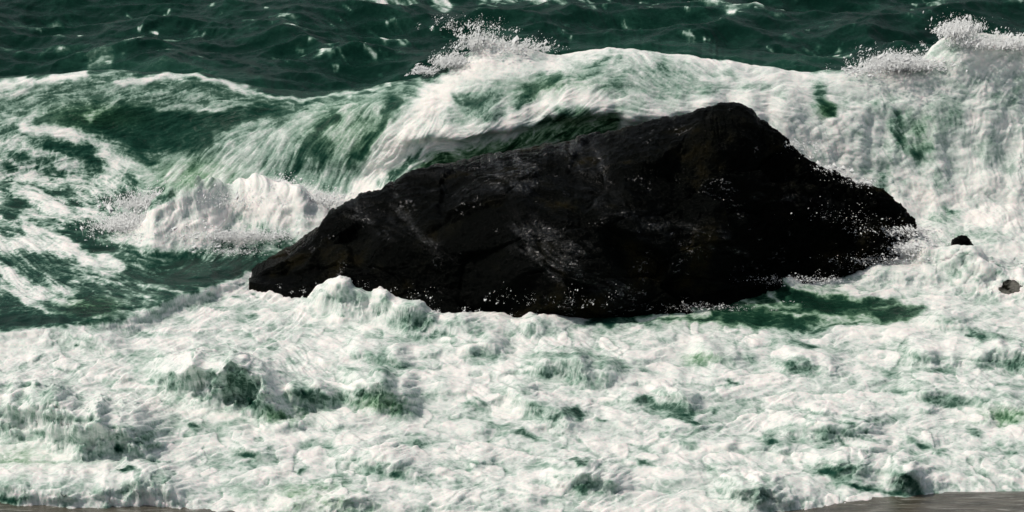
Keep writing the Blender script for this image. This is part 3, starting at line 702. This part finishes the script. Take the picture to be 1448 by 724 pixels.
def rock_material(name, rough=.17):
    m, nt, p = new_mat(name)
    tc = nt.nodes.new("ShaderNodeTexCoord")
    n1 = noise_node(nt, 1.3, 6, .6, tc.outputs["Object"])
    col = ramp_node(nt, [(0.0, (.0010, .0014, .0012)), (.52, (.0014, .002, .0016)), (.58, (.004, .0045, .003)), (.66, (.010, .0085, .0035)), (.8, (.006, .010, .004))], n1.outputs[0])
    nt.links.new(col, p.inputs["Base Color"])
    n2 = noise_node(nt, 26, 5, .7, tc.outputs["Object"])
    n4 = noise_node(nt, 2.0, 3, .5, tc.outputs["Object"])
    mr = nt.nodes.new("ShaderNodeMapRange"); nt.links.new(n4.outputs[0], mr.inputs[0])
    mr.inputs[1].default_value = .38; mr.inputs[2].default_value = .62; mr.inputs[3].default_value = rough; mr.inputs[4].default_value = rough + .08
    nt.links.new(mr.outputs[0], p.inputs["Roughness"])
    fl = nt.nodes.new("ShaderNodeAttribute"); fl.attribute_name = "film"
    n5 = noise_node(nt, 3.0, 6, .7, tc.outputs["Object"], .5)
    wet_sheen = math_node(nt, 'MULTIPLY', fl.outputs["Fac"], math_node(nt, 'GREATER_THAN', n5.outputs[0], -1))
    mpr = nt.nodes.new("ShaderNodeMapping"); mpr.inputs["Rotation"].default_value = (0, math.radians(24), 0); mpr.inputs["Scale"].default_value = (.45, 1, 1)
    nt.links.new(tc.outputs["Object"], mpr.inputs[0])
    n6 = noise_node(nt, 34, 3, .6, mpr.outputs[0], .6)
    n7 = noise_node(nt, 1.9, 5, .65, tc.outputs["Object"], .3)
    area = math_node(nt, 'MAXIMUM', math_node(nt, 'GREATER_THAN', n7.outputs[0], .60), math_node(nt, 'GREATER_THAN', fl.outputs["Fac"], .2))
    spk = math_node(nt, 'MULTIPLY', math_node(nt, 'GREATER_THAN', n6.outputs[0], .60), area)
    sp_ = math_node(nt, 'ADD', math_node(nt, 'MULTIPLY_ADD', wet_sheen, .30, .018), math_node(nt, 'MULTIPLY', spk, 1.6))
    nt.links.new(sp_, p.inputs["Specular IOR Level"])
    mixc = nt.nodes.new("ShaderNodeMix"); mixc.data_type = 'RGBA'
    nt.links.new(math_node(nt, 'MULTIPLY', wet_sheen, .8), mixc.inputs[0]); nt.links.new(col, mixc.inputs[6]); mixc.inputs[7].default_value = (.014, .017, .017, 1)  # grey sheen put into the base colour along with the water film
    nt.links.new(mixc.outputs[2], p.inputs["Base Color"])
    bp = nt.nodes.new("ShaderNodeBump"); bp.inputs["Strength"].default_value = 0.8; bp.inputs["Distance"].default_value = 0.04
    nt.links.new(n2.outputs[0], bp.inputs["Height"]); nt.links.new(bp.outputs[0], p.inputs["Normal"])
    return m

def foam_drop_material():
    m, nt, p = new_mat("spray_white")
    p.inputs["Base Color"].default_value = (.90, .94, .95, 1)
    p.inputs["Roughness"].default_value = .35
    tr = nt.nodes.new("ShaderNodeBsdfTranslucent"); tr.inputs[0].default_value = (.92, .92, .91, 1)
    ms = nt.nodes.new("ShaderNodeMixShader"); ms.inputs[0].default_value = .15
    nt.links.new(p.outputs[0], ms.inputs[1]); nt.links.new(tr.outputs[0], ms.inputs[2])
    nt.links.new(ms.outputs[0], nt.nodes["Material Output"].inputs[0])
    return m

def sand_material():
    m, nt, p = new_mat("wet_sand")
    tc = nt.nodes.new("ShaderNodeTexCoord")
    mp = nt.nodes.new("ShaderNodeMapping"); mp.inputs["Scale"].default_value = (.6, 2.2, 1)
    nt.links.new(tc.outputs["Object"], mp.inputs[0])
    n1 = noise_node(nt, 2.2, 6, .6, mp.outputs[0], .8)
    col = ramp_node(nt, [(.3, (.050, .046, .034)), (.55, (.100, .090, .068)), (.75, (.18, .165, .13))], n1.outputs[0])
    mps = nt.nodes.new("ShaderNodeMapping"); mps.inputs["Scale"].default_value = (.5, 3.2, 1); mps.inputs["Rotation"].default_value = (0, 0, math.radians(-6))
    nt.links.new(tc.outputs["Object"], mps.inputs[0])
    nf = noise_node(nt, 3.0, 7, .68, mps.outputs[0], 1.6)
    film = nt.nodes.new("ShaderNodeMapRange"); nt.links.new(nf.outputs[0], film.inputs[0])
    film.inputs[1].default_value = .55; film.inputs[2].default_value = .68; film.inputs[3].default_value = 0; film.inputs[4].default_value = .65
    mf = nt.nodes.new("ShaderNodeMix"); mf.data_type = 'RGBA'
    nt.links.new(film.outputs[0], mf.inputs[0]); nt.links.new(col, mf.inputs[6]); mf.inputs[7].default_value = (.52, .53, .48, 1)
    nt.links.new(mf.outputs[2], p.inputs["Base Color"])
    p.inputs["Roughness"].default_value = .22
    bp = nt.nodes.new("ShaderNodeBump"); bp.inputs["Strength"].default_value = .4; bp.inputs["Distance"].default_value = .02
    n2 = noise_node(nt, 12, 5, .6, mp.outputs[0])
    nt.links.new(n2.outputs[0], bp.inputs["Height"]); nt.links.new(bp.outputs[0], p.inputs["Normal"])
    return m

# ------------------------------------------------------------------ mesh builders
def mesh_from(name, V, Fc, mat, attrs=None, vnormals=None, smooth=True):
    me = bpy.data.meshes.new(name)
    me.vertices.add(len(V)); me.vertices.foreach_set("co", np.ascontiguousarray(V, dtype=np.float32).ravel())
    k = Fc.shape[1]
    me.loops.add(Fc.size); me.loops.foreach_set("vertex_index", np.ascontiguousarray(Fc, dtype=np.int32).ravel())
    me.polygons.add(len(Fc)); me.polygons.foreach_set("loop_start", np.arange(0, Fc.size, k, dtype=np.int32))
    me.polygons.foreach_set("loop_total", np.full(len(Fc), k, dtype=np.int32))
    me.update(calc_edges=True)
    me.polygons.foreach_set("use_smooth", np.full(len(Fc), smooth, dtype=bool))
    for nm, arr in (attrs or {}).items():
        at2 = me.attributes.new(nm, 'FLOAT', 'POINT'); at2.data.foreach_set("value", np.ascontiguousarray(arr, dtype=np.float32))
    if vnormals is not None:
        me.normals_split_custom_set_from_vertices(vnormals.astype(np.float32))
    me.materials.append(mat)
    ob = bpy.data.objects.new(name, me)
    scene.collection.objects.link(ob)
    return ob

def grid_faces(nr, nc):
    i = np.arange(nr - 1)[:, None] * nc + np.arange(nc - 1)[None, :]
    return np.stack([i, i + 1, i + nc + 1, i + nc], -1).reshape(-1, 4)

def tag(o, label=None, cat=None, group=None, kind=None):
    if label: o["label"] = label
    if cat: o["category"] = cat
    if group: o["group"] = group
    if kind: o["kind"] = kind
    return o

# ------------------------------------------------------------------ the sea and its foam
sea_mat = sea_material()
FA = grid_faces(NR, NC)
Nn = normals(Pw).reshape(-1, 3)
V = Pw.reshape(-1, 3); airv = AIR.reshape(-1); tintv = TINT.reshape(-1); lacev = LACEV.reshape(-1)
cover = blur(np.clip(AIR, 0, 1), 4).reshape(-1)
fm = (cover[FA].mean(1) > .62)
def sub(faces, name):
    u, inv = np.unique(faces, return_inverse=True)
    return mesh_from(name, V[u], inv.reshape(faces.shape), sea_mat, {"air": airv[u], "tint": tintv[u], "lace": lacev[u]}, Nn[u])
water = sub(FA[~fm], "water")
tag(water, "dark green sea with a breaking wave curling up behind the black rock", "sea", kind="structure")
foam = sub(FA[fm], "sea_foam")
tag(foam, "white churned foam covering the surf around the black rock", "foam", kind="stuff")

# ------------------------------------------------------------------ the beach
ys = np.concatenate([[-400, -200, -100, -60], np.linspace(-40, -12, 20), np.linspace(-11.5, -5, 90), np.linspace(-4, 30, 12)])
xs = np.concatenate([[-400, -150, -60, -25], np.linspace(-12, 12, 240), [25, 60, 150, 400]])
SX, SY = np.meshgrid(xs, ys)
SZ = np.where(SY < -7.0, (-7.0 - SY) / 30, -(SY + 7.0) * .25).clip(-3, 6) - 0.045
SZ = SZ + 0.006 * fbm(SX / .8, SY / .35, 3, 77)
sand = mesh_from("beach", np.stack([SX, SY, SZ], 2).reshape(-1, 3), grid_faces(*SX.shape), sand_material())
tag(sand, "wet grey brown sand at the edge of the wash", "beach", kind="structure")

# ------------------------------------------------------------------ the big black rock
# image column a : ridge row, front profile as (image row, Y) from water line up to the ridge
RK = {
 352: [(404, 1.3), (402, 1.35), (399, 1.45), (396, 1.6), (394, 1.7)],
 380: [(412, 1.1), (402, 1.3), (394, 1.5), (386, 1.7), (379, 2.0)],
 420: [(420, .8), (404, 1.1), (385, 1.5), (368, 1.8), (354, 2.2)],
 450: [(426, .7), (402, 1.0), (375, 1.4), (352, 1.8), (332, 2.3)],
 470: [(430, .6), (402, .9), (368, 1.3), (335, 1.9), (303, 2.6)],
 510: [(438, .4), (402, .7), (360, 1.2), (318, 2.0), (277, 2.9)],
 560: [(448, .2), (402, .5), (350, 1.0), (302, 2.1), (262, 3.1)],
 590: [(455, .05), (400, .4), (345, .95), (290, 2.1), (243, 3.4)],
 640: [(462, -.1), (400, .2), (335, .8), (282, 1.9), (235, 3.5)],
 700: [(470, -.25), (400, .05), (325, .7), (272, 1.8), (222, 3.5)],
 760: [(472, -.35), (398, -.1), (318, .6), (262, 1.8), (214, 3.5)],
 800: [(470, -.35), (398, -.2), (315, .5), (255, 1.8), (205, 3.5)],
 850: [(462, -.25), (395, -.15), (312, .5), (250, 1.7), (190, 3.4)],
 890: [(456, -.1), (392, 0), (310, .6), (242, 1.7), (178, 3.2)],
 950: [(446, .2), (388, .3), (308, .8), (235, 1.7), (165, 3.0)],
 1000: [(432, .5), (380, .6), (305, 1.0), (225, 1.8), (153, 2.8)],
 1035: [(420, .8), (372, .9), (300, 1.2), (222, 1.9), (149, 2.7)],
 1055: [(414, 1.0), (368, 1.1), (300, 1.4), (225, 2.0), (155, 2.7)],
 1068: [(411, 1.1), (366, 1.2), (300, 1.5), (235, 2.0), (176, 2.7)],
 1095: [(406, 1.3), (362, 1.4), (300, 1.6), (250, 2.1), (196, 2.7)],
 1112: [(404, 1.4), (360, 1.5), (305, 1.7), (262, 2.1), (224, 2.7)],
 1150: [(400, 1.6), (360, 1.7), (315, 1.9), (280, 2.2), (248, 2.7)],
 1190: [(396, 1.8), (362, 1.9), (328, 2.1), (300, 2.3), (268, 2.7)],
 1240: [(390, 2.1), (366, 2.2), (338, 2.3), (312, 2.5), (284, 2.8)],
 1268: [(386, 2.3), (368, 2.35), (350, 2.45), (332, 2.55), (305, 2.8)],
 1290: [(382, 2.4), (372, 2.45), (362, 2.5), (350, 2.6), (334, 2.75)],
 1304: [(380, 2.5), (376, 2.52), (370, 2.55), (366, 2.6), (360, 2.7)],
}
def build_rock(name, RK, ncol, nseg, amp, mat, rag=None, smooth_sig=3, seed=0, edge=0.0, sheen_films=None, back=1.0):
    ks = sorted(RK); ra = np.linspace(ks[0], ks[-1], ncol)
    C = []
    for k in range(5):
        b = smooth1(np.interp(ra, ks, [RK[q][k][0] for q in ks]), smooth_sig)
        Y = smooth1(np.interp(ra, ks, [RK[q][k][1] for q in ks]), smooth_sig * 3)
        if k == 4 and edge: b = b + edge * fbm(ra / 16, ra * 0, 5, seed + 3, .6)
        C.append(np.stack(at(ra, b, Y), 1))
    low = C[0].copy(); low[:, 1] -= .3; low[:, 2] = -.6
    low0 = low.copy(); low0[:, 2] -= .6
    bk1 = C[4].copy(); bk1[:, 1] += .7 * back; bk1[:, 2] -= .35 * np.clip(C[4][:, 2], .1, 2)
    bk2 = C[4].copy(); bk2[:, 1] += 1.2 * back; bk2[:, 2] = -.5
    bk3 = bk2.copy(); bk3[:, 1] += .3; bk3[:, 2] = -1.2
    P = catmull(np.stack([low0, low] + C + [bk1, bk2, bk3]), nseg)
    N = normals(P)
    e = np.minimum(1, np.minimum((ra - ks[0]) / (.10 * (ks[-1] - ks[0])), (ks[-1] - ra) / 24))[None, :] ** .8
    # stratified ledges dipping to the right, with broken faces
    q = P.copy()
    q[..., 0] = P[..., 0] * .55 + P[..., 2] * .9; q[..., 2] = P[..., 2] * 1.4 - P[..., 0] * .35
    d = amp * (0.50 * fbm3(q, .9, 3, seed, .5) + 0.26 * fbm3(q, 2.1, 4, seed + 5, .6, 'r') + .10 * fbm3(P, 6, 4, seed + 9, .65, 'r'))
    d = d + amp * .055 * fbm3(P, 18, 3, seed + 11, .6, 'r')
    # broken faces: each a plane of its own, meeting in cracks
    rs = np.random.default_rng(seed + 70)
    nS = 70
    pick = P[rs.integers(0, P.shape[0], nS), rs.integers(0, P.shape[1], nS)]
    sc3 = np.array([.75, 1.0, 1.5])
    Pn = P + .10 * np.stack([fbm3(P, 2.2, 3, seed + 60 + i) for i in range(3)], -1)
    D = np.stack([np.sum(((Pn - c) * sc3) ** 2, -1) for c in pick])
    i1 = D.argmin(0); D1 = np.take_along_axis(D, i1[None], 0)[0]
    np.put_along_axis(D, i1[None], 1e9, 0); i2 = D.argmin(0); D2 = np.take_along_axis(D, i2[None], 0)[0]
    td = rs.normal(0, .20, (nS, 3)); of = rs.normal(0, .035, nS)
    f1 = np.sum((Pn - pick[i1]) * td[i1], -1) + of[i1]; f2_ = np.sum((Pn - pick[i2]) * td[i2], -1) + of[i2]
    g = np.sqrt(D2) - np.sqrt(D1); w = .5 + .5 * sstep(g, 0, .10)
    kk = np.linspace(0, 1, P.shape[0])[:, None] * sum(nseg)
    top = sum(nseg[:5]); kr = 1 - .85 * np.exp(-((kk - top) / (nseg[4] * .5)) ** 2)
    d = d * (.35 + .65 * kr) + kr * np.clip(f1 * w + f2_ * (1 - w), -.15, .13) * amp / .3 - .035 * amp / .3 * np.exp(-(g / .035) ** 2)
    if rag is not None: d = d + rag(ra)[None, :] * (fbm3(P, 5, 5, seed + 20, .75, 'r'))
    P = P + N * (d * e)[..., None]
    film = np.zeros(P.shape[:2])
    if sheen_films:
        Q = P.reshape(-1, 3)
        aa = np.broadcast_to(ra[None, :], film.shape); zz = P[..., 2]
        for (a0, z0, a1, z1, wd, k) in sheen_films:
            # painted sheen of the lit planes and thin running water, given by image column and height
            L2 = ((a1 - a0) / 100) ** 2 + (z1 - z0) ** 2
            t = np.clip((((aa - a0) / 100) * (a1 - a0) / 100 + (zz - z0) * (z1 - z0)) / L2, 0, 1)
            dd = np.hypot((aa - a0 - t * (a1 - a0)) / 100, zz - z0 - t * (z1 - z0))
            dx, dz = (a1 - a0) / 100 / math.sqrt(L2), (z1 - z0) / math.sqrt(L2)
            u = aa / 100 * dx + zz * dz; v = -aa / 100 * dz + zz * dx
            st = .8 * sstep(fbm(u / .35, v / .07 + 1.2 * pn(u / .6, v / .3, 9), 4, 610, .6) + .12, -.1, .5)
            film = np.maximum(film, k * np.exp(-(dd / wd) ** 2) * st)
    return mesh_from(name, P.reshape(-1, 3), grid_faces(*P.shape[:2]), mat, {"film": film.reshape(-1)}), P

rock_mat = rock_material("wet_black_rock")
rock, rockP = build_rock("rock", RK, 900, [14, 90, 110, 90, 90, 30, 16], .30, rock_mat, lambda r: .17 * sstep(r, 1040, 1130), 3, 2, 7,
    [(740, 1.05, 880, .35, .16, .9), (760, 1.15, 830, .95, .10, .8), (470, 1.15, 640, 1.45, .16, .5), (620, 1.5, 760, 1.55, .10, .9), (790, 1.75, 850, 1.5, .14, .7), (900, 1.1, 1010, .95, .10, .6),
     (560, 1.0, 620, .75, .07, .6), (480, .9, 560, .85, .07, .5), (1060, 1.3, 1110, 1.2, .05, .7), (1130, 1.2, 1180, .95, .06, .5), (1000, .8, 1050, .55, .06, .5), (840, .55, 870, .2, .06, .7), (400, .35, 440, .6, .08, .4), (860, 1.35, 930, 1.2, .1, .4)])
tag(rock, "big wet black rock standing in white foam with the wave breaking over it", "rock")

small_mat = rock_material("wet_small_rock", .4)
small_mat.node_tree.nodes["Color Ramp"].color_ramp.elements[0].color = (.05, .055, .045, 1)
small_mat.node_tree.nodes["Color Ramp"].color_ramp.elements[1].color = (.16, .16, .14, 1)
RK2 = {1412: [(412, .9), (410, .95), (407, 1.0), (404, 1.1), (402, 1.2)],
       1425: [(418, .8), (412, .85), (405, .95), (398, 1.1), (394, 1.3)],
       1445: [(420, .75), (412, .8), (402, .9), (395, 1.1), (390, 1.4)],
       1480: [(422, .7), (412, .8), (400, .9), (390, 1.1), (384, 1.4)],
       1510: [(416, .9), (414, .95), (410, 1.0), (406, 1.1), (402, 1.2)]}
r_b, _ = build_rock("rock", RK2, 90, [4, 10, 10, 10, 10, 6, 4], .10, small_mat, None, 2, 40, back=.3)
tag(r_b, "small low grey rock poking out of the foam at the right edge", "rock")
def small_rock(ks, Y0, seed, label):
    a0, a1, btop, bbase = ks
    R = {}
    for u in np.linspace(0, 1, 5):
        a = a0 + (a1 - a0) * u; h = math.sin(math.pi * (0.08 + .84 * u)); bt = bbase - (bbase - btop) * h
        R[a] = [(bbase + (bt - bbase) * w, Y0 + .35 * w * h) for w in (0, .3, .55, .8, 1)]
    o, _ = build_rock("rock", R, 90, [4, 14, 14, 14, 14, 6, 4], .16, rock_mat, lambda r: .12 + 0 * r, 1.2, seed, back=.3)
    return tag(o, label, "rock")
small_rock((1343, 1383, 340, 384), 1.9, 51, "dark jagged rock tip showing through the white surf right of the big rock")

# ------------------------------------------------------------------ spray thrown into the air
OV = np.array([(1, 0, 0), (-1, 0, 0), (0, 1, 0), (0, -1, 0), (0, 0, 1), (0, 0, -1)], float)
OF = np.array([(0, 2, 4), (2, 1, 4), (1, 3, 4), (3, 0, 4), (2, 0, 5), (1, 2, 5), (3, 1, 5), (0, 3, 5)])
drop_mat = foam_drop_material()
r3 = np.random.default_rng(5)
def spray(name, jets, label, many=15, fine=.31):
    """jets: (a, b, Y, spread a px, spread b px, depth m, count, size m, direction deg, stretch)"""
    Vs = []; n0 = 0; Fs = []
    for (a, b, Y, sa, sb, sy_, n, sz, g, stre) in jets:
        # drops gather in threads and clusters
        n = int(n * many); sz = sz * fine
        nc = max(4, n // 22)
        g_ = math.radians(g)
        ca = r3.normal(0, sa, nc); cb = r3.normal(0, 3.0, nc) + .25 * sb
        th = g_ + r3.normal(0, .38, nc) - ca / max(sa, 1) * .25 * math.sin(g_)
        ln_ = sb * np.exp(r3.normal(0, .5, nc)) * 1.5
        w = r3.integers(0, nc, n)
        t = r3.random(n) ** 1.9 * ln_[w]
        sp = .9 + .2 * t
        A = a + ca[w] + t * np.cos(th[w]) + r3.normal(0, 1, n) * sp
        B = b + cb[w] - t * np.sin(th[w]) + r3.normal(0, .8, n) * sp + .012 * t * t
        X, Yy, Z = at(A, B, Y + r3.normal(0, sy_, n))
        s = sz * np.exp(r3.normal(0, .7, n))
        ex = s * (1 + (stre - 1) * r3.random(n))
        o = OV[None] * r3.uniform(.6, 1.2, (n, 6, 1)) * s[:, None, None]
        ln = np.array([math.cos(g_), 0, math.sin(g_)])
        o = o + (o @ ln)[..., None] * ln * (ex / s - 1)[:, None, None]
        Vv = o + np.stack([X, Yy, Z], 1)[:, None, :]
        keep = Z > 0.03
        Vv = Vv[keep]; m = len(Vv)
        Vs.append(Vv.reshape(-1, 3)); Fs.append((OF[None] + 6 * np.arange(m)[:, None, None]).reshape(-1, 3) + n0); n0 += 6 * m
    Va = np.concatenate(Vs)
    nn = (Va - Va.reshape(-1, 6, 3).mean(1).repeat(6, 0)); nn /= np.linalg.norm(nn, axis=1, keepdims=True) + 1e-9
    nn = nn * .45 + np.array([-.45, .1, .8]); nn /= np.linalg.norm(nn, axis=1, keepdims=True)
    o = mesh_from(name, Va, np.concatenate(Fs), drop_mat, None, nn)
    return tag(o, label, "spray", kind="stuff")
spray("crest_spray", [(690, 66, 7.2, 20, 6, .12, 350, .011, 70, 2.5), (676, 56, 7.2, 12, 8, .2, 130, .012, 75, 3), (745, 66, 7.1, 14, 8, .2, 90, .012, 50, 3), (640, 88, 7.2, 12, 8, .2, 500, .011, 50, 2.5), (712, 72, 7.1, 26, 3, .2, 200, .010, 30, 2),
    (600, 100, 7.3, 12, 5, .2, 90, .010, 20, 3), (660, 38, 7.3, 30, 8, .3, 70, .010, 60, 2)],
    "white spray leaping off the crest above the left end of the rock")
spray("burst_spray", [(1350, 46, 6.5, 10, 8, .3, 350, .012, 80, 2.5), (1405, 62, 6.5, 34, 7, .35, 700, .012, 65, 2.5), (1300, 92, 6.5, 24, 9, .3, 700, .012, 30, 2.5), (1265, 85, 6.7, 18, 12, .3, 420, .012, 30, 3), (1360, 40, 6.6, 14, 8, .3, 240, .011, 80, 3),
    (1262, 92, 6.5, 22, 11, .3, 500, .012, 60, 2.5), (1430, 64, 6.5, 20, 8, .3, 400, .012, 60, 2.5), (1225, 100, 6.6, 18, 6, .3, 300, .010, 20, 2.5)],
    "tall white burst of spray above the wave in the upper right corner")
spray("rock_spray", [(1100, 200, 2.9, 14, 16, .2, 260, .010, -50, 2.5), (1170, 255, 2.9, 26, 12, .2, 420, .010, -40, 2.5), (1240, 320, 2.6, 30, 20, .25, 1300, .012, -50, 2.5), (1140, 235, 2.9, 24, 14, .2, 500, .012, -50, 2.5), (1285, 345, 2.4, 14, 16, .25, 1500, .011, -50, 2.5), (1200, 365, 2.0, 50, 14, .2, 380, .008, 0, 2),
    (1130, 300, 2.2, 60, 40, .3, 120, .007, 30, 2), (780, 425, -.5, 140, 16, .1, 30, .007, 80, 2), (640, 440, -.4, 40, 10, .1, 25, .007, 70, 2), (1100, 395, 1.2, 50, 6, .2, 320, .007, 0, 2), (960, 435, .1, 60, 5, .1, 160, .006, 0, 2), (480, 410, .5, 40, 8, .1, 40, .007, 50, 2)],
    "flecks of spray scattered over the right flank and foot of the black rock")
spray("splash_spray", [(270, 288, 4.5, 50, 14, .3, 2200, .010, 70, 2.5), (200, 318, 4.2, 24, 16, .3, 1800, .010, 110, 2.5), (400, 284, 4.6, 40, 14, .3, 1800, .010, 60, 2.5), (320, 330, 3.4, 60, 14, .2, 1500, .009, 200, 2), (320, 356, 3.2, 24, 7, .2, 420, .009, 0, 2), (340, 330, 3.2, 50, 12, .2, 300, .008, 30, 2), (395, 266, 5.0, 6, 10, .2, 200, .012, 70, 2)],
    "white spray rising off the splash left of the rock")
print("verts", len(V))
